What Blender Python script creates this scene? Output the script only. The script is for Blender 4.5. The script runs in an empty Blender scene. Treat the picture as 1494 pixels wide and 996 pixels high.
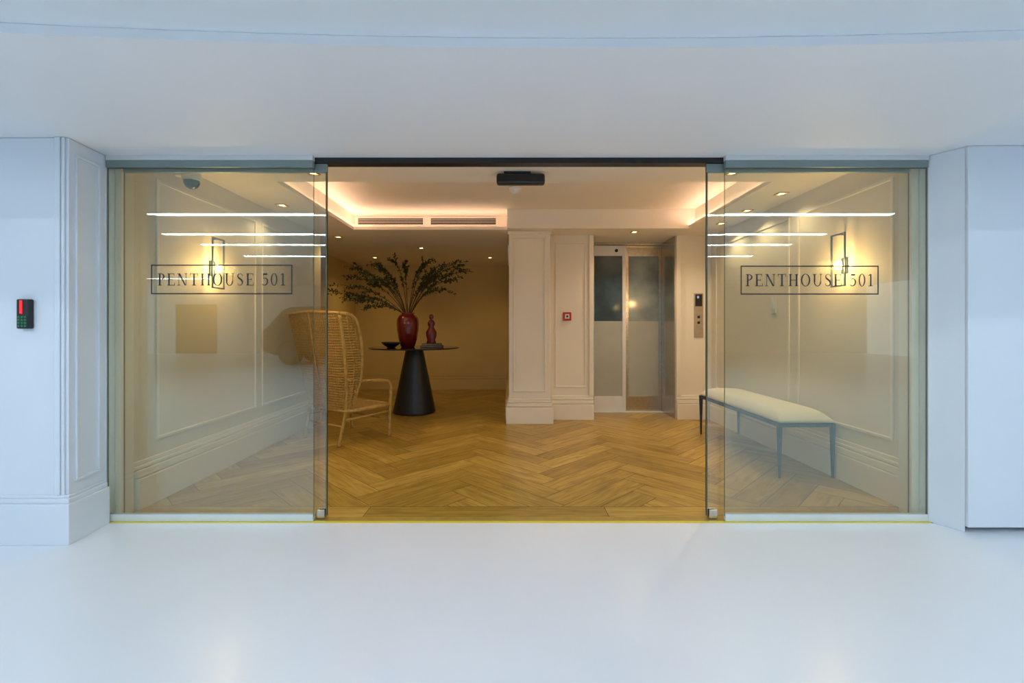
import bpy, bmesh, math, random
from mathutils import Vector, Matrix
random.seed(7)
scene = bpy.context.scene
scene.view_settings.view_transform = 'Standard'
COL = scene.collection

# ---------------------------------------------------------------- materials
def mat(name, col, rough=0.5, metal=0.0, emit=None, estr=0.0, noise=0.0, nscale=8.0, bump=0.0, spec=None, coat=0.0):
    m = bpy.data.materials.new(name); m.use_nodes = True
    nt = m.node_tree; b = nt.nodes['Principled BSDF']
    b.inputs['Base Color'].default_value = (*col, 1)
    b.inputs['Roughness'].default_value = rough
    b.inputs['Metallic'].default_value = metal
    if spec is not None: b.inputs['Specular IOR Level'].default_value = spec
    if coat: b.inputs['Coat Weight'].default_value = coat
    if emit:
        b.inputs['Emission Color'].default_value = (*emit, 1)
        b.inputs['Emission Strength'].default_value = estr
    if noise > 0 or bump > 0:
        tc = nt.nodes.new('ShaderNodeTexCoord')
        n = nt.nodes.new('ShaderNodeTexNoise'); n.inputs['Scale'].default_value = nscale
        n.inputs['Detail'].default_value = 5
        nt.links.new(tc.outputs['Object'], n.inputs['Vector'])
        if noise > 0:
            r = nt.nodes.new('ShaderNodeValToRGB')
            r.color_ramp.elements[0].color = (*[c*(1-noise) for c in col], 1)
            r.color_ramp.elements[1].color = (*[min(1, c*(1+noise)) for c in col], 1)
            r.color_ramp.elements[0].position = .3; r.color_ramp.elements[1].position = .7
            nt.links.new(n.outputs['Fac'], r.inputs['Fac'])
            nt.links.new(r.outputs['Color'], b.inputs['Base Color'])
        if bump > 0:
            bp = nt.nodes.new('ShaderNodeBump'); bp.inputs['Strength'].default_value = bump
            nt.links.new(n.outputs['Fac'], bp.inputs['Height'])
            nt.links.new(bp.outputs['Normal'], b.inputs['Normal'])
    return m

M_out = mat('paint_outside', (.79, .85, .91), .45, noise=.015, nscale=2)
M_outceil = mat('paint_outside_ceiling', (.88, .90, .92), .6, noise=.01, nscale=1.5)
M_outceil2 = mat('paint_outside_ceiling_blue', (.82, .88, .92), .6, noise=.01, nscale=1.5)
M_floor_out = mat('epoxy_floor', (.83, .87, .92), .25, noise=.02, nscale=1.2, bump=.01)
M_wall = mat('paint_cream', (.78, .70, .55), .55, noise=.02, nscale=3)
M_trim = mat('paint_trim', (.86, .79, .67), .42, noise=.015, nscale=3)
M_ceil = mat('paint_lobby_ceiling', (.85, .78, .68), .65, noise=.015, nscale=2)
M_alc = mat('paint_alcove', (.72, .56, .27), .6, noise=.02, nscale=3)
M_black = mat('black_satin', (.012, .012, .014), .4, noise=.2, nscale=20)
M_blackm = mat('black_cone', (.010, .012, .018), .38, noise=.25, nscale=30)
M_dark = mat('dark_recess', (.03, .03, .03), .7, noise=.2)
M_steel = mat('brushed_steel', (.58, .53, .46), .26, 1.0, noise=.10, nscale=30)
M_steelg = mat('track_green_grey', (.26, .32, .31), .45, .4, noise=.05)
M_alu = mat('aluminium_white', (.78, .82, .80), .35, .2, noise=.03)
M_brass = mat('brass_threshold', (.80, .66, .08), .35, .1, noise=.05)
M_sill = mat('oak_threshold', (.40, .27, .05), .4, noise=.15, nscale=14)
M_white = mat('white_plastic', (.75, .76, .76), .35, noise=.02)
M_evw = mat('lift_door_white', (.80, .78, .78), .35, .1, noise=.02)
M_evg1 = mat('lift_glass_dark', (.065, .10, .125), .08, noise=.4, nscale=3)
M_evg2 = mat('lift_glass_frosted', (.42, .43, .39), .3, noise=.12, nscale=2)
M_evg3 = mat('lift_glass_mid', (.26, .31, .32), .10, noise=.35, nscale=3)
M_red = mat('red_glaze', (.14, .004, .006), .14, coat=.4, noise=.15, nscale=6)
M_redc = mat('red_callpoint', (.55, .02, .02), .35, noise=.05)
M_leaf = mat('leaf_olive', (.045, .058, .018), .5, noise=.45, nscale=9)
M_twig = mat('twig_brown', (.07, .045, .02), .7, noise=.3, nscale=20)
M_rattan = mat('rattan', (.46, .28, .07), .5, noise=.25, nscale=25)
M_cane = mat('cane_weave', (.44, .27, .07), .55, noise=.2, nscale=40)
M_cush = mat('bench_fabric', (.76, .73, .62), .85, noise=.05, nscale=60, bump=.12)
M_benchm = mat('bench_metal', (.05, .08, .11), .4, .4, noise=.2, nscale=15)
M_book = mat('book_cover', (.03, .035, .05), .5, noise=.3)
M_page = mat('book_pages', (.2, .17, .13), .8, noise=.1)
M_letter = mat('vinyl_letter', (.012, .02, .03), .5, noise=.1)
M_cove = mat('cove_led', (1, .8, .7), .5, emit=(1, .66, .48), estr=19)
M_lamp = mat('downlight_lamp', (1, .8, .5), .5, emit=(1, .68, .32), estr=14)
M_scon = mat('sconce_lamp', (1, .7, .4), .5, emit=(1, .55, .16), estr=38)
M_gold = mat('downlight_gold', (.55, .38, .12), .3, .8, noise=.1)
M_tube = mat('garage_tube', (1, 1, 1), .5, emit=(.80, .91, 1), estr=23)
M_ledr = mat('led_red', (.5, 0, 0), .4, emit=(1, .03, .03), estr=1.0)
M_ledg = mat('led_green', (.02, .12, .05), .4, emit=(.05, .6, .2), estr=.12)
M_disp = mat('display_blue', (.05, .1, .15), .3, emit=(.4, .6, .9), estr=.6)
M_car = mat('car_paint', (.02, .017, .014), .35, coat=.15, noise=.05)
M_carg = mat('car_glass', (.015, .02, .025), .05, noise=.1)
M_rim = mat('car_rim', (.12, .12, .12), .45, .3, noise=.1)
M_tyre = mat('tyre', (.02, .02, .02), .8, noise=.2)
M_gw = mat('garage_wall', (.66, .67, .66), .6, noise=.05, nscale=1)

def glass_mat(name, tint, f0):
    m = bpy.data.materials.new(name); m.use_nodes = True
    nt = m.node_tree; nt.nodes.clear()
    o = nt.nodes.new('ShaderNodeOutputMaterial'); mx = nt.nodes.new('ShaderNodeMixShader')
    t = nt.nodes.new('ShaderNodeBsdfTransparent'); g = nt.nodes.new('ShaderNodeBsdfGlossy')
    lw = nt.nodes.new('ShaderNodeLayerWeight'); lw.inputs['Blend'].default_value = .5
    p = nt.nodes.new('ShaderNodeMath'); p.operation = 'POWER'; p.inputs[1].default_value = 5
    q = nt.nodes.new('ShaderNodeMath'); q.operation = 'MULTIPLY_ADD'; q.inputs[1].default_value = 1-f0; q.inputs[2].default_value = f0
    nt.links.new(lw.outputs['Facing'], p.inputs[0]); nt.links.new(p.outputs[0], q.inputs[0])
    n = nt.nodes.new('ShaderNodeTexNoise'); n.inputs['Scale'].default_value = .8
    r = nt.nodes.new('ShaderNodeValToRGB')
    r.color_ramp.elements[0].color = (*[c*.98 for c in tint], 1); r.color_ramp.elements[1].color = (*tint, 1)
    nt.links.new(n.outputs['Fac'], r.inputs['Fac']); nt.links.new(r.outputs['Color'], t.inputs['Color'])
    g.inputs['Roughness'].default_value = 0.008; g.inputs['Color'].default_value = (.92, 1, .98, 1)
    nt.links.new(q.outputs[0], mx.inputs[0]); nt.links.new(t.outputs[0], mx.inputs[1])
    nt.links.new(g.outputs[0], mx.inputs[2]); nt.links.new(mx.outputs[0], o.inputs[0])
    return m
M_glass = glass_mat('door_glass', (.94, .955, .91), .072)
M_edge = mat('glass_edge', (.12, .14, .08), .3, noise=.1)

# wood with per-plank colour attribute
def wood():
    m = bpy.data.materials.new('oak_herringbone'); m.use_nodes = True
    nt = m.node_tree; b = nt.nodes['Principled BSDF']
    a = nt.nodes.new('ShaderNodeVertexColor'); a.layer_name = 'plank'
    uv = nt.nodes.new('ShaderNodeUVMap'); uv.uv_map = 'UVMap'
    mp = nt.nodes.new('ShaderNodeMapping'); mp.inputs['Scale'].default_value = (1.6, 13, 1)
    n = nt.nodes.new('ShaderNodeTexNoise'); n.inputs['Scale'].default_value = 2.2; n.inputs['Detail'].default_value = 6
    n.inputs['Distortion'].default_value = 1.0
    nt.links.new(uv.outputs[0], mp.inputs[0]); nt.links.new(mp.outputs[0], n.inputs['Vector'])
    r = nt.nodes.new('ShaderNodeValToRGB')
    r.color_ramp.elements[0].color = (.66, .60, .50, 1); r.color_ramp.elements[0].position = .3
    r.color_ramp.elements[1].color = (1.1, 1.08, 1.05, 1); r.color_ramp.elements[1].position = .65
    nt.links.new(n.outputs['Fac'], r.inputs['Fac'])
    mx = nt.nodes.new('ShaderNodeMix'); mx.data_type = 'RGBA'; mx.blend_type = 'MULTIPLY'
    mx.inputs['Factor'].default_value = 1
    nt.links.new(a.outputs['Color'], mx.inputs['A']); nt.links.new(r.outputs['Color'], mx.inputs['B'])
    nt.links.new(mx.outputs['Result'], b.inputs['Base Color'])
    b.inputs['Roughness'].default_value = .33
    bp = nt.nodes.new('ShaderNodeBump'); bp.inputs['Strength'].default_value = .05
    nt.links.new(n.outputs['Fac'], bp.inputs['Height']); nt.links.new(bp.outputs['Normal'], b.inputs['Normal'])
    return m
M_wood = wood()

# ---------------------------------------------------------------- helpers
def empty(name, loc=(0, 0, 0)):
    e = bpy.data.objects.new(name, None); COL.objects.link(e); e.location = loc
    e.empty_display_size = .1
    return e
def obj(name, bm, mats, parent=None, smooth=False, bevel=0, seg=2):
    me = bpy.data.meshes.new(name); bm.normal_update(); bm.to_mesh(me); bm.free()
    if not isinstance(mats, (list, tuple)): mats = [mats]
    for m in mats: me.materials.append(m)
    o = bpy.data.objects.new(name, me); COL.objects.link(o)
    if smooth:
        for p in me.polygons: p.use_smooth = True
    if bevel:
        b = o.modifiers.new('bevel', 'BEVEL'); b.width = bevel; b.segments = seg; b.limit_method = 'ANGLE'
    if parent: o.parent = parent
    return o
def bbox(bm, x0, x1, y0, y1, z0, z1, mi=0):
    v = [bm.verts.new((x, y, z)) for z in (z0, z1) for x, y in ((x0, y0), (x1, y0), (x1, y1), (x0, y1))]
    fs = [(0, 3, 2, 1), (4, 5, 6, 7), (0, 1, 5, 4), (1, 2, 6, 5), (2, 3, 7, 6), (3, 0, 4, 7)]
    for f in fs:
        fc = bm.faces.new([v[i] for i in f]); fc.material_index = mi
def boxes(name, lst, m, parent=None, bevel=0):
    bm = bmesh.new()
    for b in lst:
        bbox(bm, *b)
    return obj(name, bm, m, parent, bevel=bevel)
def prism(bm, pts, z0, z1, mi=0):
    a = [bm.verts.new((x, y, z0)) for x, y in pts]; b = [bm.verts.new((x, y, z1)) for x, y in pts]
    n = len(pts)
    bm.faces.new(a[::-1]).material_index = mi; bm.faces.new(b).material_index = mi
    for i in range(n):
        bm.faces.new((a[i], a[(i+1) % n], b[(i+1) % n], b[i])).material_index = mi
def lathe(bm, prof, cx=0, cy=0, seg=40, mi=0, sx=1, sy=1):
    rings = []
    for r, z in prof:
        if r < 1e-5: rings.append([bm.verts.new((cx, cy, z))])
        else: rings.append([bm.verts.new((cx+sx*r*math.cos(2*math.pi*i/seg), cy+sy*r*math.sin(2*math.pi*i/seg), z)) for i in range(seg)])
    for a, b in zip(rings, rings[1:]):
        for i in range(seg):
            j = (i+1) % seg
            if len(a) == 1 and len(b) == 1: continue
            if len(a) == 1: f = bm.faces.new((a[0], b[j], b[i]))
            elif len(b) == 1: f = bm.faces.new((a[i], a[j], b[0]))
            else: f = bm.faces.new((a[i], a[j], b[j], b[i]))
            f.material_index = mi
def tube(bm, pts, r, seg=8, mi=0, r1=None):
    pts = [Vector(p) for p in pts]; n = len(pts); rings = []
    up = Vector((0, 0, 1))
    for i, p in enumerate(pts):
        d = (pts[min(i+1, n-1)]-pts[max(i-1, 0)]).normalized()
        a = d.cross(up)
        if a.length < .05: a = d.cross(Vector((0, 1, 0)))
        a.normalize(); b = d.cross(a).normalized()
        rr = r if r1 is None else r+(r1-r)*i/(n-1)
        rings.append([bm.verts.new(p+a*rr*math.cos(2*math.pi*k/seg)+b*rr*math.sin(2*math.pi*k/seg)) for k in range(seg)])
    for a, b in zip(rings, rings[1:]):
        for k in range(seg):
            j = (k+1) % seg
            bm.faces.new((a[k], a[j], b[j], b[k])).material_index = mi
    bm.faces.new(rings[0][::-1]).material_index = mi; bm.faces.new(rings[-1]).material_index = mi
def smoothpath(pts, n=8):
    P = [Vector(p) for p in pts]; out = []
    for i in range(len(P)-1):
        p0 = P[max(i-1, 0)]; p1 = P[i]; p2 = P[i+1]; p3 = P[min(i+2, len(P)-1)]
        for k in range(n):
            t = k/n
            out.append(.5*((2*p1)+(-p0+p2)*t+(2*p0-5*p1+4*p2-p3)*t*t+(-p0+3*p1-3*p2+p3)*t**3))
    out.append(P[-1]); return out

# ---------------------------------------------------------------- garage shell (outside)
boxes('floor_garage', [(-16, 16, -15, 2.68, -.1, 0)], M_floor_out)
bm = bmesh.new()
prism(bm, [(-9, 2.44), (-2.37, 2.44), (-2.40, 2.69), (-2.40, 2.85), (-9, 2.85)], 0, 2.169)
obj('wall_front_left', bm, M_out, bevel=.004)
bm = bmesh.new()
prism(bm, [(2.56, 2.546), (9, 2.546), (9, 2.85), (2.56, 2.85)], .032, 2.169)
prism(bm, [(2.478, 2.70), (2.558, 2.56), (2.56, 2.85), (2.478, 2.85)], 0, 2.169)
obj('wall_front_right', bm, M_out, bevel=.003)
boxes('trim_plinth_shadow_gap', [(2.62, 9, 2.62, 2.84, 0, .032)], M_dark)  # inset plinth coloured dark to stand in for shadow under the raised wall
bm = bmesh.new()
for th, z0, z1 in ((.036, 0, .215), (.024, .215, .24), (.012, .24, .255)):
    prism(bm, [(-9, 2.44-th), (-2.37+th, 2.44-th), (-2.40+th, 2.685), (-2.399, 2.685), (-2.369, 2.4395), (-9, 2.4395)], z0, z1)
obj('baseboard_front_left', bm, M_out, bevel=.003)
boxes('trim_front_left', [(-2.435, -2.405, 2.425, 2.4395, .255, 2.169), (-2.4, -2.385, 2.428, 2.4395, .255, 2.169)], M_out, bevel=.004)
bm = bmesh.new()
def rv(y): return -2.37-.03*(y-2.44)/.25
for (ya, yb, za, zb) in ((2.48, 2.495, .33, 2.08), (2.635, 2.65, .33, 2.08), (2.48, 2.65, .315, .33), (2.48, 2.65, 2.08, 2.095)):
    prism(bm, [(rv(ya)+.012, ya), (rv(yb)+.012, yb), (rv(yb)-.001, yb), (rv(ya)-.001, ya)], za, zb)
obj('trim_reveal_left', bm, M_out, bevel=.003)

# lowered curved-edge ceiling in front of the doors
bm = bmesh.new()
N = 48; pts = []
for i in range(N+1):
    x = -9+18*i/N
    pts.append((x, 1.66-.02*(min(abs(x-.3), 4))**2))
prism(bm, pts+[(9, 2.86), (-9, 2.86)], 2.17, 2.205)
obj('ceiling_bulkhead', bm, M_outceil)
boxes('ceiling_garage', [(-16, 16, 1.28, 2.85, 2.206, 2.27), (-16, 16, 1.28, 1.34, 2.27, 3.16), (-16, 16, -15, 1.28, 3.06, 3.16)], M_outceil2)
boxes('wall_garage_back', [(-16, 16, -15.1, -15, 0, 3.16)], M_gw)
boxes('door_garage', [(-15, -13.2, -14.999, -14.95, 0, 2.2), (4, 9, -14.999, -14.95, 0, 2.4)], M_dark)
for i, (y, xa, xb) in enumerate(((-2.1, -7, 6.35), (-3.7, -7, 6.35), (-4.85, -7, 6.35), (-6.5, -7, 6.35), (-.75, -7, 6.35), (.25, -7, 6.35), (-12, -15, -11.5))):  # pair of rows nearest the doors is added fill light, unseen in the glass
    e = empty('linear_ceiling_or_fill_light' if i == 0 else 'linear_ceiling_or_fill_light.%03d' % i)
    boxes('housing_%d' % i, [(xa, xb, y-.05, y+.05, 3.03, 3.06)], M_white, e)
    boxes('diffuser_%d' % i, [(xa+.03, xb-.03, y-.022, y+.022, 3.02, 3.03)], M_tube, e)

# ---------------------------------------------------------------- lobby shell
boxes('wall_left', [(-2.52, -2.38, 2.85, 5.6, 0, 2.6), (-3.04, -2.38, 5.6, 5.7, 0, 2.6)], M_wall)
boxes('wall_alcove_left', [(-3.04, -2.9, 5.7, 8.6, 0, 2.6)], M_alc)
boxes('wall_alcove_back', [(-3.04, .0, 8.5, 8.6, 0, 2.6)], M_alc)
boxes('wall_right', [(2.53, 2.66, 2.85, 6.4, 0, 2.6)], M_wall)
boxes('wall_lift', [(-.02, 1.04, 5.72, 8.6, 0, 2.31), (2.085, 2.53, 5.74, 6.4, 0, 2.31)], M_trim)
boxes('wall_lift_shaft', [(1.04, 2.085, 6.30, 6.4, 0, 2.31)], M_dark)
pil = empty('pilaster')
boxes('shaft', [(-.02, .476, 5.47, 5.719, 0, 2.309)], M_trim, pil, .004)
boxes('panel_frame', [(.03, .05, 5.452, 5.47, .4, 2.22), (.405, .425, 5.452, 5.47, .4, 2.22), (.03, .425, 5.452, 5.47, .38, .4), (.03, .425, 5.452, 5.47, 2.22, 2.24)], M_trim, pil, .004)
boxes('base', [(-.055, .511, 5.425, 5.719, 0, .20), (-.042, .498, 5.44, 5.719, .205, .245), (-.032, .488, 5.452, 5.719, .25, .275), (-.026, .482, 5.46, 5.719, .275, .30)], M_trim, pil, .005)
boxes('capital', [(-.035, .49, 5.455, 5.719, 2.27, 2.309)], M_trim, pil, .004)

STEPS = ((.048, 0, .195), (.034, .20, .245), (.022, .25, .272), (.012, .272, .30))
def bb(name, x0, x1, y0, y1, side, m=M_trim):
    L = []
    for t, a, b in STEPS:
        if side == '+x': L.append((x0, x0+t, y0, y1, a, b))
        if side == '-x': L.append((x1-t, x1, y0, y1, a, b))
        if side == '-y': L.append((x0, x1, y1-t, y1, a, b))
    boxes(name, L, m, bevel=.004)
bb('baseboard_left', -2.38, 0, 2.86, 5.6, '+x')
bb('baseboard_right', 0, 2.53, 2.86, 5.68, '-x')
bb('baseboard_alcove_back', -2.9, -.02, 8.3, 8.5, '-y', M_alc)
bb('baseboard_alcove_left', -2.9, 0, 5.7, 8.44, '+x', M_alc)
bb('baseboard_alcove_right', -.1, -.02, 5.72, 8.44, '-x', M_alc)
bb('baseboard_lift_left', .513, 1.04, 5.6, 5.72, '-y')
bb('baseboard_lift_right', 2.085, 2.48, 5.6, 5.74, '-y')
def wall_panel(name, x, s, y0, y1, z0, z1):
    t = .012*s; a, b = sorted((x, x+t)); w = .022
    boxes(name, [(a, b, y0, y0+w, z0, z1), (a, b, y1-w, y1, z0, z1), (a, b, y0+w, y1-w, z0, z0+w), (a, b, y0+w, y1-w, z1-w, z1)], M_trim, bevel=.003)
wall_panel('trim_left_1', -2.38, 1, 3.05, 4.25, .4, 2.15)
wall_panel('trim_left_2', -2.38, 1, 4.35, 5.5, .4, 2.15)
wall_panel('trim_right_1', 2.53, -1, 3.0, 4.0, .4, 2.15)
wall_panel('trim_right_2', 2.53, -1, 4.12, 5.6, .4, 2.15)
boxes('trim_lift_wall', [(.56, .578, 5.708, 5.72, .4, 2.22), (.93, .948, 5.708, 5.72, .4, 2.22), (.578, .93, 5.708, 5.72, 2.202, 2.22), (.578, .93, 5.708, 5.72, .4, .418),
                         (.985, 1.04, 5.695, 5.72, .3, 2.309), (2.085, 2.14, 5.715, 5.74, .3, 2.309)], M_trim, bevel=.003)

# ceiling with recessed tray
T = 2.534
boxes('ceiling', [
    (-3.04, 2.66, 2.85, 8.6, T+.07, T+.12),
    (-1.94, 2.16, 3.5, 5.66, T, T+.07),
    (-2.38, 2.53, 2.85, 3.53, 2.31, T+.07),
    (-2.38, -1.93, 3.53, 5.64, 2.31, T+.07),
    (2.15, 2.53, 3.53, 5.31, 2.31, T+.07),
    (-2.9, -.04, 5.64, 8.5, 2.31, T+.07),
    (-.04, 2.53, 5.31, 6.4, 2.31, T+.07),
    (-1.93, 2.15, 3.53, 3.62, 2.31, 2.328), (-1.93, -1.86, 3.62, 5.385, 2.31, 2.328), (2.08, 2.15, 3.62, 5.31, 2.31, 2.328),
    (-1.93, -.04, 5.385, 5.64, 2.31, 2.328),
    (-1.87, -1.86, 3.62, 5.385, 2.328, 2.345), (2.08, 2.09, 3.62, 5.31, 2.328, 2.345), (-1.86, -.04, 5.385, 5.395, 2.328, 2.345),
], M_ceil)
boxes('cove_led_strip', [(-1.925, -1.90, 3.64, 5.6, 2.3285, 2.336), (2.12, 2.145, 3.64, 5.29, 2.3285, 2.336), (-1.86, -.06, 5.42, 5.44, 2.3285, 2.333)], M_cove)
boxes('wall_header', [(-2.40, 2.478, 2.80, 2.85, 2.17, 2.6)], M_ceil)

for i, (a, b) in enumerate(((-1.90, -1.07), (-1.0, -.17))):
    e = empty('air_vent' if i == 0 else 'air_vent.001')
    boxes('back_%d' % i, [(a, b, 5.632, 5.639, 2.415, 2.515)], M_dark, e)
    L = [(a, b, 5.622, 5.632, 2.505, 2.515), (a, b, 5.622, 5.632, 2.415, 2.425), (a, a+.012, 5.622, 5.632, 2.425, 2.505), (b-.012, b, 5.622, 5.632, 2.425, 2.505)]
    L += [(a+.012, b-.012, 5.628, 5.632, 2.4475+.02*k, 2.450+.02*k) for k in range(3)]
    boxes('slats_%d' % i, L, M_ceil, e)

# ---------------------------------------------------------------- herringbone floor
boxes('subfloor', [(-3.04, 2.66, 2.766, 8.6, -.1, -.004)], M_dark)
bm = bmesh.new()
uvl = bm.loops.layers.uv.new('UVMap'); cl = bm.loops.layers.float_color.new('plank')
L_, W_ = .90, .18; g = .0015
R = Matrix.Rotation(math.radians(45), 2)
def plank(cx, cy, w, h, rot=True):
    base = random.random()
    c = (.47+.20*(base-.5), .315+.15*(base-.5), .065+.05*(base-.5))
    ou, ov = random.random()*9, random.random()*9
    P = [(cx+g, cy+g), (cx+w-g, cy+g), (cx+w-g, cy+h-g), (cx+g, cy+h-g)]
    vs = []
    for p in P:
        q = R @ Vector(p) if rot else Vector(p)
        vs.append(bm.verts.new((q.x+(.35 if rot else 0), q.y+(5.5 if rot else 0), 0)))
    f = bm.faces.new(vs)
    uv = [(0, 0), (w, 0), (w, h), (0, h)]
    for l, u in zip(f.loops, uv):
        l[uvl].uv = (u[0]+ou, u[1]+ov) if w > h else (u[1]+ou, u[0]+ov)
        l[cl] = (*c, 1)
for i in range(-45, 46):
    for j in range(-7, 8):
        ox, oy = i*W_+j*L_, i*W_-j*L_
        q = R @ Vector((ox, oy))
        if abs(q.x+.35) > 5 or abs(q.y) > 4.8: continue
        plank(ox, oy, L_, W_); plank(ox, oy+W_, W_, L_)
def clip(co, no):
    bmesh.ops.bisect_plane(bm, geom=bm.verts[:]+bm.edges[:]+bm.faces[:], plane_co=co, plane_no=no, clear_outer=True)
clip((-2.9, 0, 0), (-1, 0, 0)); clip((2.53, 0, 0), (1, 0, 0)); clip((0, 2.93, 0), (0, -1, 0)); clip((0, 8.5, 0), (0, 1, 0))
xs = [-2.39, -.9, .6, 1.9, 2.477]
for a, b in zip(xs, xs[1:]): plank(a, 2.767, b-a, .161, False)
obj('floor', bm, M_wood)
boxes('threshold', [(-2.40, 2.478, 2.68, 2.702, -.05, .004)], M_brass)
boxes('trim_sill', [(-2.40, 2.478, 2.7025, 2.7655, -.05, .002)], M_sill)

# ---------------------------------------------------------------- glazing
def pane(name, x0, x1, y0, y1, z0, z1, parent):
    bm = bmesh.new(); bbox(bm, x0, x1, y0, y1, z0, z1)
    bm.faces.ensure_lookup_table()
    for f in bm.faces:
        f.normal_update()
        if abs(f.normal.y) < .5: f.material_index = 1
    return obj(name, bm, [M_glass, M_edge], parent)
for i, (a, b, sa, sb) in enumerate(((-2.396, -1.171, -2.33, -1.105), (1.273, 2.474, 1.178, 2.40))):
    w = empty('window_%d' % (i+1))
    pane('pane_%d' % i, a, b, 2.704, 2.714, .03, 2.10, w)
    boxes('bottom_channel_%d' % i, [(a, b, 2.695, 2.702, .0045, .045), (a, b, 2.715, 2.722, .0045, .045), (a, b, 2.702, 2.715, .0045, .03)], M_alu, w, .001)
    boxes('top_channel_%d' % i, [(a, b, 2.693, 2.722, 2.10, 2.142)], M_steelg, w, .002)
    boxes('header_%d' % i, [(a, b, 2.69, 2.722, 2.142, 2.169)], M_white, w)
    s = empty('sliding_glass_door' if i == 0 else 'sliding_glass_door.001')
    pane('pane_s%d' % i, sa, sb, 2.740, 2.750, .02, 2.09, s)
    boxes('hanger_rail_%d' % i, [(sa, sb, 2.734, 2.756, 2.085, 2.135)], M_steelg, s, .002)
    gx = -1.14 if i == 0 else 1.215
    boxes('floor_guide_%d' % i, [(gx-.025, gx+.025, 2.725, 2.738, .0045, .06), (gx-.025, gx+.025, 2.752, 2.762, .0045, .06)], M_steel, s, .003)
    ex = sb-.008 if i == 0 else sa
    boxes('edge_seal_%d' % i, [(ex, ex+.008, 2.739, 2.751, .02, 2.085)], M_edge, s)
boxes('door_track', [(-2.39, 2.47, 2.726, 2.795, 2.137, 2.169)], M_black)
boxes('trim_jamb_left', [(-2.398, -2.36, 2.76, 2.85, .001, 2.169)], M_trim)
boxes('trim_jamb_right', [(2.43, 2.476, 2.76, 2.85, .001, 2.169)], M_trim)

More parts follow.
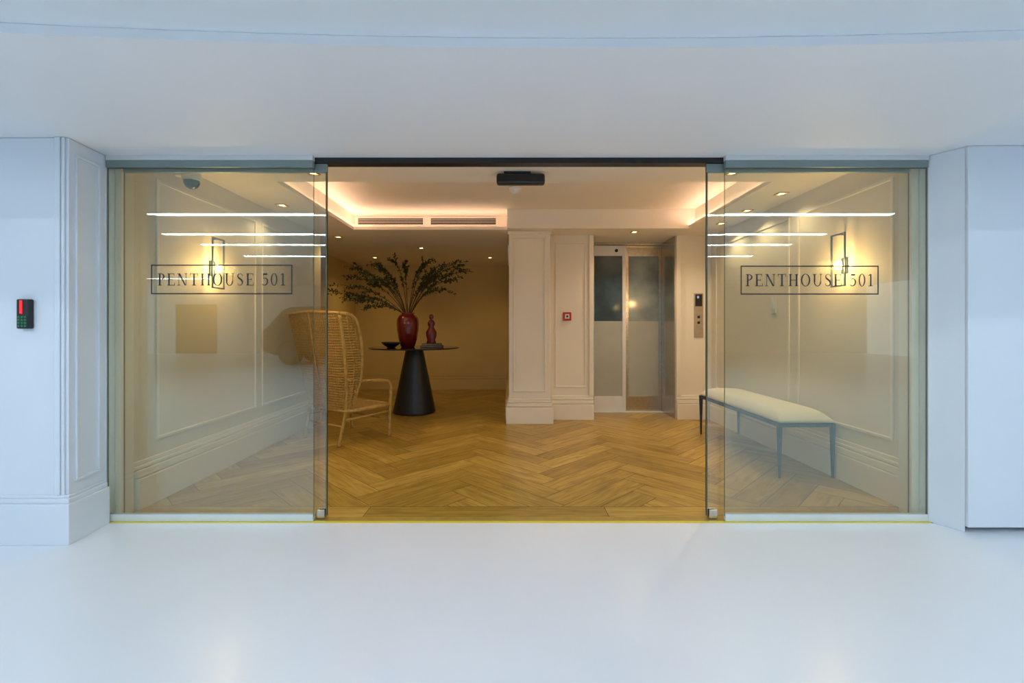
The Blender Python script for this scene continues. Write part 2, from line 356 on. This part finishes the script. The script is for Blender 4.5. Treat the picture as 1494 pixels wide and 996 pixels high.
# lettering -----------------------------------------------------------------
def letter_mesh(text, cap, width, cx, cz, y, name, fw, fh):
    bm = bmesh.new()
    shapes = []; x = 0
    def rect(x0, z0, x1, z1): return [(x0, z0), (x1, z0), (x1, z1), (x0, z1)]
    def stroke(pts, ws):
        q = []; n = len(pts); S = []
        for i, p in enumerate(pts):
            a = pts[max(i-1, 0)]; b = pts[min(i+1, n-1)]
            d = Vector((b[0]-a[0], b[1]-a[1])).normalized(); nn = Vector((-d.y, d.x))*ws[i]/2
            S.append(((p[0]+nn.x, p[1]+nn.y), (p[0]-nn.x, p[1]-nn.y)))
        for s, t in zip(S, S[1:]): q.append([s[0], s[1], t[1], t[0]])
        return q
    def ring(cx, cz, rx, rz, tx, tz, a0, a1, n=24):
        q = []
        for k in range(n):
            A = a0+(a1-a0)*k/n; B = a0+(a1-a0)*(k+1)/n
            o = lambda t, dx, dz: (cx+(rx-dx)*math.cos(t), cz+(rz-dz)*math.sin(t))
            q.append([o(A, 0, 0), o(B, 0, 0), o(B, tx, tz), o(A, tx, tz)])
        return q
    t, h = .14, .05
    def stem(x, w=t, s=.08): return [rect(x, 0, x+w, 1), rect(x-s, 0, x+w+s, h), rect(x-s, 1-h, x+w+s, 1)]
    G = {}
    G['P'] = (stem(.1)+ring(.22, .735, .36, .265, .13, .05, -math.pi/2, math.pi/2)+[rect(.2, .95, .24, 1), rect(.2, .47, .24, .52)], .62)
    G['E'] = (stem(.1)+[rect(.1, .95, .62, 1), rect(.1, 0, .66, .05), rect(.1, .48, .5, .53), rect(.58, .8, .62, 1), rect(.62, 0, .66, .22), rect(.465, .42, .5, .6)], .72)
    G['N'] = ([rect(.1, 0, .15, 1), rect(0, 0, .24, h), rect(0, 1-h, .2, 1), rect(.70, 0, .75, 1), rect(.6, 1-h, .84, 1), [(.06, 1), (.22, 1), (.75, 0), (.62, 0)]], .88)
    G['T'] = ([rect(.30, 0, .43, 1), rect(.2, 0, .53, h), rect(.02, .95, .71, 1), rect(.02, .78, .06, 1), rect(.67, .78, .71, 1)], .75)
    G['H'] = (stem(.1)+stem(.62)+[rect(.2, .48, .65, .53)], .87)
    G['O'] = (ring(.42, .5, .40, .52, .13, .05, 0, 2*math.pi, 40), .86)
    G['0'] = (ring(.3, .5, .28, .52, .11, .05, 0, 2*math.pi, 40), .62)
    G['U'] = ([rect(.1, .35, .23, 1), rect(0, 1-h, .33, 1), rect(.66, .35, .71, 1), rect(.58, 1-h, .8, 1)]+ring(.405, .36, .305, .38, .10, .06, math.pi, 2*math.pi), .84)
    sp = [(.50, .76), (.47, .90), (.36, .975), (.24, .975), (.13, .90), (.10, .77), (.16, .64), (.30, .54), (.42, .44), (.49, .32), (.48, .16), (.38, .05), (.26, .02), (.14, .06), (.08, .22)]
    sw = [.04, .04, .045, .05, .07, .09, .12, .14, .14, .12, .09, .07, .05, .045, .04]
    G['S'] = (stroke(sp, sw), .62)
    fp = [(.14, .54), (.26, .62), (.40, .58), (.49, .46), (.50, .30), (.44, .12), (.30, .02), (.16, .03), (.07, .12)]
    G['5'] = (stroke(fp, [.04, .05, .08, .12, .13, .1, .07, .06, .07])+[rect(.13, .53, .17, 1), rect(.13, .88, .48, 1)], .6)
    G['1'] = ([rect(.2, 0, .32, 1), rect(.08, 0, .44, h), [(.06, .84), (.2, .9), (.2, 1), (.06, .88)]], .5)
    for ch_ in text:
        if ch_ == ' ': x += .45; continue
        qs, adv = G[ch_]
        for q in qs: shapes.append([(px+x, pz) for px, pz in q])
        x += adv+.16
    tot = x-.16; k = width/tot
    for q in shapes:
        vs = [bm.verts.new((cx+(px*k-width/2), y, cz+(pz-.5)*cap)) for px, pz in q]
        bm.faces.new(vs)
    b = .007
    for (x0, x1, z0, z1) in ((-fw/2, fw/2, fh/2-b, fh/2), (-fw/2, fw/2, -fh/2, -fh/2+b), (-fw/2, -fw/2+b, -fh/2+b, fh/2-b), (fw/2-b, fw/2, -fh/2+b, fh/2-b)):
        bm.faces.new([bm.verts.new((cx+px, y, cz+pz)) for px, pz in ((x0, z0), (x1, z0), (x1, z1), (x0, z1))])
    return obj(name, bm, M_letter)
letter_mesh('PENTHOUSE 501', .072, .76, -1.716, 1.437, 2.7032, 'window_lettering', .84, .176)
letter_mesh('PENTHOUSE 501', .072, .76, 1.776, 1.433, 2.7032, 'window_lettering.001', .82, .172)

# ---------------------------------------------------------------- lift doors
ev = empty('elevator_door')
def leaf(nm, x0, x1, y0, y1, gx0, gx1, m, up, lo, split):
    z0, z1, ga, gb = .01, 2.27, .215, 2.13
    boxes(nm+'_frame', [(x0, gx0, y0, y1, z0, z1), (gx1, x1, y0, y1, z0, z1), (gx0, gx1, y0, y1, z0, ga), (gx0, gx1, y0, y1, gb, z1)], m, ev, .002)
    boxes(nm+'_glass_upper', [(gx0, gx1, y0+.012, y1-.005, split, gb)], up, ev)
    boxes(nm+'_glass_lower', [(gx0, gx1, y0+.012, y1-.005, ga, split)], lo, ev)
leaf('left', 1.06, 1.57, 6.20, 6.235, 1.11, 1.523, M_evw, M_evg1, M_evg2, 1.24)
leaf('right', 1.55, 2.07, 6.24, 6.275, 1.617, 2.03, M_steel, M_evg3, M_evg2, 1.24)
boxes('lining', [(1.041, 1.059, 5.76, 6.29, 0, 2.309), (2.071, 2.084, 5.76, 6.29, 0, 2.309), (1.059, 2.071, 6.15, 6.29, 2.275, 2.309)], M_steel, ev)
boxes('sill', [(1.06, 2.07, 6.17, 6.29, .001, .009)], M_alu, ev)
bm = bmesh.new(); lathe(bm, [(0, 0), (.022, 0), (.022, .008), (0, .008)], seg=20)
bmesh.ops.rotate(bm, verts=bm.verts, matrix=Matrix.Rotation(math.radians(90), 3, 'X')); bmesh.ops.translate(bm, verts=bm.verts, vec=(1.44, 6.199, 2.2))
obj('door_lock', bm, M_black, ev)

cp = empty('elevator_call_panel')
boxes('plate', [(2.31, 2.425, 5.728, 5.7395, 1.03, 1.585)], M_steel, cp, .003)
boxes('screen', [(2.325, 2.41, 5.724, 5.728, 1.42, 1.57)], M_black, cp)
boxes('display', [(2.345, 2.37, 5.7225, 5.724, 1.52, 1.55)], M_disp, cp)
boxes('button', [(2.352, 2.383, 5.722, 5.728, 1.27, 1.30), (2.352, 2.383, 5.722, 5.728, 1.2, 1.23)], M_black, cp, .003)

fa = empty('fire_alarm_call_point')
boxes('housing', [(.655, .76, 5.69, 5.7195, 1.24, 1.345)], M_redc, fa, .006)
boxes('label', [(.68, .735, 5.687, 5.69, 1.265, 1.32)], M_white, fa, .001)
boxes('button', [(.695, .72, 5.685, 5.687, 1.28, 1.305)], M_black, fa)

ls = empty('light_switch')
boxes('plate', [(2.52, 2.5295, 4.33, 4.41, 1.29, 1.44)], M_white, ls, .003)
boxes('rocker', [(2.514, 2.52, 4.35, 4.39, 1.33, 1.40)], M_white, ls, .002)

kp = empty('access_keypad')
boxes('body', [(-2.62, -2.553, 2.41, 2.4399, 1.145, 1.302)], M_black, kp, .006)
boxes('status_light', [(-2.598, -2.586, 2.407, 2.41, 1.225, 1.295)], M_ledr, kp)
boxes('keys', [(-2.608+.017*c, -2.598+.017*c, 2.406, 2.41, 1.155+.016*r, 1.164+.016*r) for c in range(3) for r in range(4)], M_ledg, kp)

ms = empty('door_motion_sensor')
boxes('mount', [(-.05, .15, 3.37, 3.42, 2.295, 2.3095)], M_black, ms)
boxes('body', [(-.105, .255, 3.36, 3.43, 2.215, 2.295)], M_black, ms, .018)
sd = empty('smoke_detector')
bm = bmesh.new(); lathe(bm, [(0, 2.47), (.02, 2.47), (.032, 2.48), (.035, 2.492), (.05, 2.5), (.062, 2.515), (.062, 2.533), (0, 2.533)], .045, 4.5, 28)
obj('body', bm, M_white, sd, True)
sc = empty('security_camera')
bm = bmesh.new(); lathe(bm, [(0, 2.245), (.058, 2.245), (.062, 2.215), (.055, 2.195), (0, 2.195)], -2.27, 3.24, 28); obj('base', bm, M_white, sc, True)
boxes('bracket', [(-2.379, -2.27, 3.21, 3.27, 2.225, 2.25)], M_white, sc, .004)
bm = bmesh.new(); lathe(bm, [(.05, 2.196), (.05, 2.175), (.038, 2.152), (.02, 2.14), (0, 2.136)], -2.27, 3.24, 28); obj('dome', bm, M_carg, sc, True)

# ---------------------------------------------------------------- downlights
def light(name, typ, loc, energy, col, size=.05, rot=None, parent=None, **k):
    d = bpy.data.lights.new(name, typ); d.energy = energy; d.color = col
    if typ in ('POINT', 'SPOT'): d.shadow_soft_size = size
    for a, b in k.items(): setattr(d, a, b)
    o = bpy.data.objects.new(name, d); COL.objects.link(o); o.location = loc
    if rot: o.rotation_euler = rot
    if parent: o.parent = parent
    return o
DL = [(1.66, 3.40, 25), (2.34, 3.93, 10), (2.34, 4.5, 13), (2.34, 5.05, 16), (-1.48, 3.40, 19), (-2.16, 4.3, 11), (-2.2, 5.8, 10), (-2.24, 7.5, 13), (-.34, 7.5, 9), (-1.3, 6.6, 7), (1.5, 5.5, 28)]
for i, (x, y, w) in enumerate(DL):
    e = empty('recessed_downlight' if i == 0 else 'recessed_downlight.%03d' % i)
    a = .045
    boxes('bezel_%d' % i, [(x-a, x+a, y-a, y-a+.014, 2.302, 2.3095), (x-a, x+a, y+a-.014, y+a, 2.302, 2.3095), (x-a, x-a+.014, y-a+.014, y+a-.014, 2.302, 2.3095), (x+a-.014, x+a, y-a+.014, y+a-.014, 2.302, 2.3095)], M_gold, e, .001)
    bm = bmesh.new(); lathe(bm, [(0, 2.306), (.022, 2.306), (.024, 2.3095), (0, 2.3095)], x, y, 20); obj('lamp_%d' % i, bm, M_lamp, e)
    warm = (1, .68, .22) if y > 5.7 else (1, .78, .52)
    light('beam_%d' % i, 'SPOT', (x, y, 2.29), w, warm, .03, parent=e, spot_size=math.radians(135), spot_blend=.8)

for i, (x, s, y) in enumerate(((-2.38, 1, 3.62), (2.53, -1, 3.44))):
    e = empty('wall_sconce' if i == 0 else 'wall_sconce.001')
    def X(a, b): return tuple(sorted((x+s*a, x+s*b)))
    z = 1.62
    boxes('backplate_%d' % i, [(*X(.0005, .012), y-.03, y+.03, z-.06, z+.06)], M_benchm, e, .002)
    boxes('frame_%d' % i, [(*X(.05, .06), y-.075, y-.065, z-.16, z+.24), (*X(.05, .06), y+.065, y+.075, z-.16, z+.24), (*X(.05, .06), y-.065, y+.065, z+.23, z+.24), (*X(.05, .06), y-.065, y+.065, z-.16, z-.15), (*X(.012, .06), y-.008, y+.008, z+.23, z+.238), (*X(.012, .05), y-.008, y+.008, z-.008, z+.008)], M_benchm, e)
    bm = bmesh.new(); lathe(bm, [(0, z-.03), (.022, z-.03), (.026, z), (.022, z+.03), (0, z+.03)], x+s*.055, y, 20); obj('lamp_%d' % i, bm, M_scon, e, True)
    light('glow_%d' % i, 'POINT', (x+s*.12, y, z), 9, (1, .64, .28), .05, parent=e)

# ---------------------------------------------------------------- table and decor
cx, cy = -1.31, 6.2
tb = empty('round_side_table')
bm = bmesh.new(); lathe(bm, [(0, .001), (.275, .001), (.285, .01), (.283, .03), (.12, .84), (.12, .868), (0, .868)], cx, cy, 64); obj('cone_base', bm, M_blackm, tb, True)
bm = bmesh.new(); lathe(bm, [(0, .869), (.60, .869), (.608, .875), (.608, .881), (.60, .887), (0, .887)], cx, cy, 72); obj('top', bm, M_carg, tb)
vs = empty('red_vase')
bm = bmesh.new(); vx = cx-.09
prof = [(0, .888), (.085, .888), (.095, .90), (.125, 1.0), (.145, 1.12), (.15, 1.20), (.142, 1.27), (.115, 1.315), (.088, 1.33), (.085, 1.345), (.095, 1.352), (.08, 1.352), (.07, 1.33), (0, 1.30)]
lathe(bm, prof, vx, cy, 48); obj('body', bm, M_red, vs, True)
bm = bmesh.new()
ends = [(-1.12, .0, .46), (-1.02, -.3, .32), (-.98, .2, .60), (-.85, -.1, .70), (-.62, .2, .76), (-.42, -.3, .72), (-.22, .1, .78), (-.02, -.2, .72), (.18, .2, .74),
        (.36, -.1, .80), (.55, .15, .76), (.82, .0, .78), (.88, .15, .66), (.70, -.25, .50), (.5, .3, .42), (-.8, -.35, .22), (-.7, .4, .16), (.3, -.4, .40), (-.3, -.5, .5),
        (.6, -.3, .64), (-.95, .1, .30), (-.5, .1, .5), (.4, .1, .55), (-.62, -.2, .60), (.76, .2, .74)]
base = Vector((vx, cy, 1.31))
def leafq(p, d, L, w):
    d = d.normalized(); s = d.cross(Vector((random.uniform(-.5, .5), random.uniform(-.5, .5), 1)))
    if s.length < .01: s = Vector((1, 0, 0))
    s.normalize(); n = d.cross(s)
    a = bm.verts.new(p); b = bm.verts.new(p+d*L*.45+s*w); c = bm.verts.new(p+d*L+n*L*.1); e = bm.verts.new(p+d*L*.45-s*w)
    m = bm.verts.new(p+d*L*.5-n*w*.4)
    for t in ((a, b, m), (b, c, m), (c, e, m), (e, a, m)):
        bm.faces.new(t).material_index = 1
def leaves(pts, dens, start=.3):
    n = len(pts)
    for i in range(int(n*start), n-1):
        for k in range(dens):
            t = random.random(); p = pts[i].lerp(pts[i+1], t); d = (pts[i+1]-pts[i]).normalized()
            rnd = Vector((random.gauss(0, 1), random.gauss(0, 1), random.gauss(0, 1)+.3)).normalized()
            leafq(p, d*.45+rnd*.8, random.uniform(.030, .052), random.uniform(.010, .016))
for ex, ey, ez in ends:
    E = Vector((ex, ey*.8, ez)); S = Vector((ex*.03, ey*.03, 0))
    C = Vector((ex*.38, ey*.38, ez*.85+.05))
    pts = []
    for k in range(17):
        t = k/16; p = base+S*(1-t)**2+C*2*t*(1-t)+E*t*t
        pts.append(p+Vector((0, 0, -.04*t**4)))
    tube(bm, pts, .006, 5, 0, .002); leaves(pts, 4, .34)
    for q in range(4):
        i = random.randint(6, 14); d = (pts[i+1]-pts[i]).normalized()
        dd = (d+Vector((random.uniform(-.5, .5), random.uniform(-.6, .6), random.uniform(-.35, .6)))).normalized()
        ln = random.uniform(.10, .22); tw = [pts[i]+dd*ln*u/5+Vector((0, 0, -.03*(u/5)**2)) for u in range(6)]
        tw = [Vector((a.x, a.y, min(a.z, 2.2))) for a in tw]
        tube(bm, tw, .003, 4, 0, .0015); leaves(tw, 4, .0)
obj('branches', bm, [M_twig, M_leaf], vs)
sp = empty('red_figurine')
bm = bmesh.new(); sx = cx+.23
lathe(bm, [(0, .9385), (.06, .9385), (.068, .95), (.055, .98), (.072, 1.04), (.074, 1.09), (.045, 1.14), (.035, 1.165), (.05, 1.19), (.052, 1.22), (.03, 1.25), (.018, 1.262), (.03, 1.28), (.034, 1.305), (.02, 1.33), (0, 1.335)], sx, cy, 32, sy=.8)
obj('body', bm, M_red, sp, True)
bk = empty('stacked_books')
boxes('covers', [(sx-.13, sx+.15, cy-.11, cy+.11, .888, .912), (sx-.11, sx+.13, cy-.10, cy+.09, .913, .938)], M_book, bk, .002)
boxes('pages', [(sx-.12, sx+.153, cy-.113, cy+.10, .893, .907), (sx-.1, sx+.133, cy-.103, cy+.08, .918, .933)], M_page, bk)
bm = bmesh.new(); lathe(bm, [(0, .888), (.05, .888), (.06, .90), (.10, .925), (.135, .962), (.128, .962), (.09, .93), (0, .91)], cx-.27, cy-.18, 36); obj('decorative_bowl', bm, M_black, None, True)

# ---------------------------------------------------------------- bench
be = empty('upholstered_bench')
bx0, bx1, by0, by1 = 2.045, 2.475, 3.47, 4.93
bm = bmesh.new()
for x in (bx0, bx1-.024):
    for y in (by0, by1-.024):
        top = [(x-.004, y-.004), (x+.028, y-.004), (x+.028, y+.028), (x-.004, y+.028)]
        bot = [(x+.005, y+.005), (x+.019, y+.005), (x+.019, y+.019), (x+.005, y+.019)]
        A = [bm.verts.new((*p, 0.001)) for p in bot]; B = [bm.verts.new((*p, .42)) for p in top]
        bm.faces.new(A[::-1]); bm.faces.new(B)
        for i in range(4): bm.faces.new((A[i], A[(i+1) % 4], B[(i+1) % 4], B[i]))
bbox(bm, bx0, bx1, by0, by0+.022, .392, .42); bbox(bm, bx0, bx1, by1-.022, by1, .392, .42)
bbox(bm, bx0, bx0+.022, by0, by1, .392, .42); bbox(bm, bx1-.022, bx1, by0, by1, .392, .42)
obj('metal_frame', bm, M_benchm, be, bevel=.002)
bm = bmesh.new()
nx, ny = 10, 26; TOP = {}; BOT = {}
for i in range(nx+1):
    for j in range(ny+1):
        u = i/nx*2-1; v = j/ny*2-1
        e = (1-abs(u)**4)*(1-abs(v)**10)
        x = (bx0+bx1)/2+u*(bx1-bx0)/2*1.01; y = (by0+by1)/2+v*((by1-by0)/2+.01)
        TOP[i, j] = bm.verts.new((x, y, .445+.075*e**.5)); BOT[i, j] = bm.verts.new((x, y, .421))
for i in range(nx):
    for j in range(ny):
        bm.faces.new((TOP[i, j], TOP[i+1, j], TOP[i+1, j+1], TOP[i, j+1])); bm.faces.new((BOT[i, j], BOT[i, j+1], BOT[i+1, j+1], BOT[i+1, j]))
for i in range(nx):
    bm.faces.new((BOT[i, 0], BOT[i+1, 0], TOP[i+1, 0], TOP[i, 0])); bm.faces.new((TOP[i, ny], TOP[i+1, ny], BOT[i+1, ny], BOT[i, ny]))
for j in range(ny):
    bm.faces.new((TOP[0, j], TOP[0, j+1], BOT[0, j+1], BOT[0, j])); bm.faces.new((BOT[nx, j], BOT[nx, j+1], TOP[nx, j+1], TOP[nx, j]))
o = obj('seat_cushion', bm, M_cush, be, True); sb = o.modifiers.new('s', 'SUBSURF'); sb.levels = 1; sb.render_levels = 1

# ---------------------------------------------------------------- cane wing chair (local: front = +X, width = Y)
ch = empty('rattan_wingback_chair', (-1.70, 4.84, 0)); ch.rotation_euler = (0, 0, math.radians(54))
bm = bmesh.new()
r = .017; FX = .24
for s in (-1, 1):
    tube(bm, smoothpath([(FX, .33*s, 0.001), (FX, .34*s, .25), (FX, .355*s, .50), (FX-.03, .36*s, .575), (.15, .365*s, .60), (.0, .37*s, .615), (-.22, .37*s, .63), (-.30, .36*s, .66)]), r)
    tube(bm, smoothpath([(-.34, .30*s, 0.001), (-.30, .31*s, .2), (-.27, .32*s, .38), (-.30, .36*s, .66), (-.36, .41*s, 1.0), (-.42, .44*s, 1.27)]), r)
    tube(bm, smoothpath([(-.22, .34*s, .40), (-.16, .39*s, .66), (-.18, .44*s, .95), (-.26, .475*s, 1.20), (-.34, .475*s, 1.27), (-.42, .44*s, 1.285)]), r)
    tube(bm, [(FX, .335*s, .27), (-.28, .32*s, .25)], .012)
    tube(bm, [(FX, .34*s, .335), (-.28, .33*s, .335)], r+.004)
tube(bm, smoothpath([(-.42, -.44, 1.285), (-.46, -.2, 1.30), (-.47, 0, 1.305), (-.46, .2, 1.30), (-.42, .44, 1.285)]), r)
tube(bm, [(FX, -.34, .335), (FX, .34, .335)], r+.004); tube(bm, [(-.28, -.33, .335), (-.28, .33, .335)], r)
tube(bm, [(FX, -.335, .18), (FX, .335, .18)], .011); tube(bm, [(-.29, -.31, .18), (-.29, .31, .18)], .011)
tube(bm, [(-.475, 0, 1.30), (-.40, 0, .8), (-.31, 0, .36)], .010)
obj('rattan_frame', bm, M_rattan, ch, True)
def weave(name, fn, nu, nv, th=.013):
    bm = bmesh.new(); V = {}
    for i in range(nu+1):
        for j in range(nv+1): V[i, j] = bm.verts.new(fn(i/nu, j/nv))
    for i in range(nu):
        for j in range(nv): bm.faces.new((V[i, j], V[i+1, j], V[i+1, j+1], V[i, j+1]))
    o = obj(name, bm, M_cane, ch)
    w = o.modifiers.new('w', 'WIREFRAME'); w.thickness = th; w.use_replace = True; w.use_even_offset = False
def back(u, v):
    y = (u*2-1); z = .36+.93*v
    hw_ = .33+.13*v**.8
    wing = max(0, abs(y)-.78)/.22
    bx = -.28-.16*v**1.1-.03*math.cos(y*1.5)
    fx = -.22+.07*math.sin(min(v, .75)/.75*math.pi*.9)-.12*max(0, v-.5)*2*(.9)
    return (bx+(fx-bx)*wing, hw_*min(abs(y)/.86, 1.04)*(1 if y > 0 else -1), z)
weave('cane_back', back, 37, 37)
weave('cane_seat', lambda u, v: (-.28+(FX+.28)*u, (-.33+.66*v), .345-.012*math.sin(u*math.pi)*math.sin(v*math.pi)), 24, 30, .014)

# ---------------------------------------------------------------- car parked in garage behind
car = empty('car', (-5.35, -9.5, 0))
prof = [(-2.3, .45), (-2.35, .75), (-2.3, 1.05), (-2.15, 1.2), (-1.75, 1.72), (-1.5, 1.80), (-.2, 1.84), (.35, 1.74), (1.05, 1.22), (1.9, 1.08), (2.25, .92), (2.35, .65), (2.3, .38), (1.95, .30),
        (1.86, .55), (1.62, .74), (1.38, .74), (1.14, .55), (1.05, .28), (-1.0, .28), (-1.1, .55), (-1.34, .74), (-1.58, .74), (-1.82, .55), (-1.92, .30)]
def hw(z): return .93-.24*max(0, z-1.05)/.8
bm = bmesh.new()
A = [bm.verts.new((x, -hw(z), z)) for x, z in prof]; B = [bm.verts.new((x, hw(z), z)) for x, z in prof]
bm.faces.new(A); bm.faces.new(B[::-1])
for i in range(len(prof)): j = (i+1) % len(prof); bm.faces.new((A[j], A[i], B[i], B[j]))
bmesh.ops.triangulate(bm, faces=[f for f in bm.faces if len(f.verts) > 4])
bmesh.ops.recalc_face_normals(bm, faces=bm.faces)
obj('body', bm, M_car, car, bevel=.04, seg=3)
bm = bmesh.new()
for s in (-1, 1):
    for q in ([(-1.95, 1.24), (-1.62, 1.66), (-1.3, 1.7), (-1.3, 1.2)], [(-1.24, 1.2), (-1.24, 1.7), (-.3, 1.73), (-.3, 1.18)], [(-.22, 1.18), (-.22, 1.73), (.3, 1.66), (.9, 1.2)]):
        bm.faces.new([bm.verts.new((x, s*(hw(z)+.008), z)) for x, z in q])
bm.faces.new([bm.verts.new(p) for p in ((.44, -.66, 1.72), (1.04, -.82, 1.28), (1.04, .82, 1.28), (.44, .66, 1.72))])
obj('windows', bm, M_carg, car)
for k, (wx, wy) in enumerate(((1.5, -.82), (1.5, .82), (-1.46, -.82), (-1.46, .82))):
    bm = bmesh.new(); lathe(bm, [(0, -.11), (.2, -.11), (.22, -.12), (.34, -.12), (.365, -.09), (.365, .09), (.34, .12), (.22, .12), (.2, .11), (0, .11)], seg=36)
    for f in bm.faces:
        c = f.calc_center_median()
        if math.hypot(c.x, c.y) < .21: f.material_index = 1
    bmesh.ops.rotate(bm, verts=bm.verts, matrix=Matrix.Rotation(math.radians(90), 3, 'X')); bmesh.ops.translate(bm, verts=bm.verts, vec=(wx, wy, .366))
    obj('wheel_%d' % k, bm, [M_tyre, M_rim], car)
boxes('lamps', [(2.22, 2.33, -.8, -.5, .78, .9), (2.22, 2.33, .5, .8, .78, .9)], M_white, car, .02)

# ---------------------------------------------------------------- world + camera
w = bpy.data.worlds.new('world'); scene.world = w; w.use_nodes = True
bg = w.node_tree.nodes['Background']; bg.inputs[0].default_value = (.58, .78, 1.0, 1); bg.inputs[1].default_value = 1.15

cam = bpy.data.cameras.new('camera'); co = bpy.data.objects.new('camera', cam); COL.objects.link(co)
co.location = (0, 0, 1.15); co.rotation_euler = (math.radians(90), 0, 0)
cam.sensor_width = 36; cam.lens = 16.0; cam.shift_y = -20/1494; cam.shift_x = 2/1494
cam.clip_start = .05
scene.camera = co
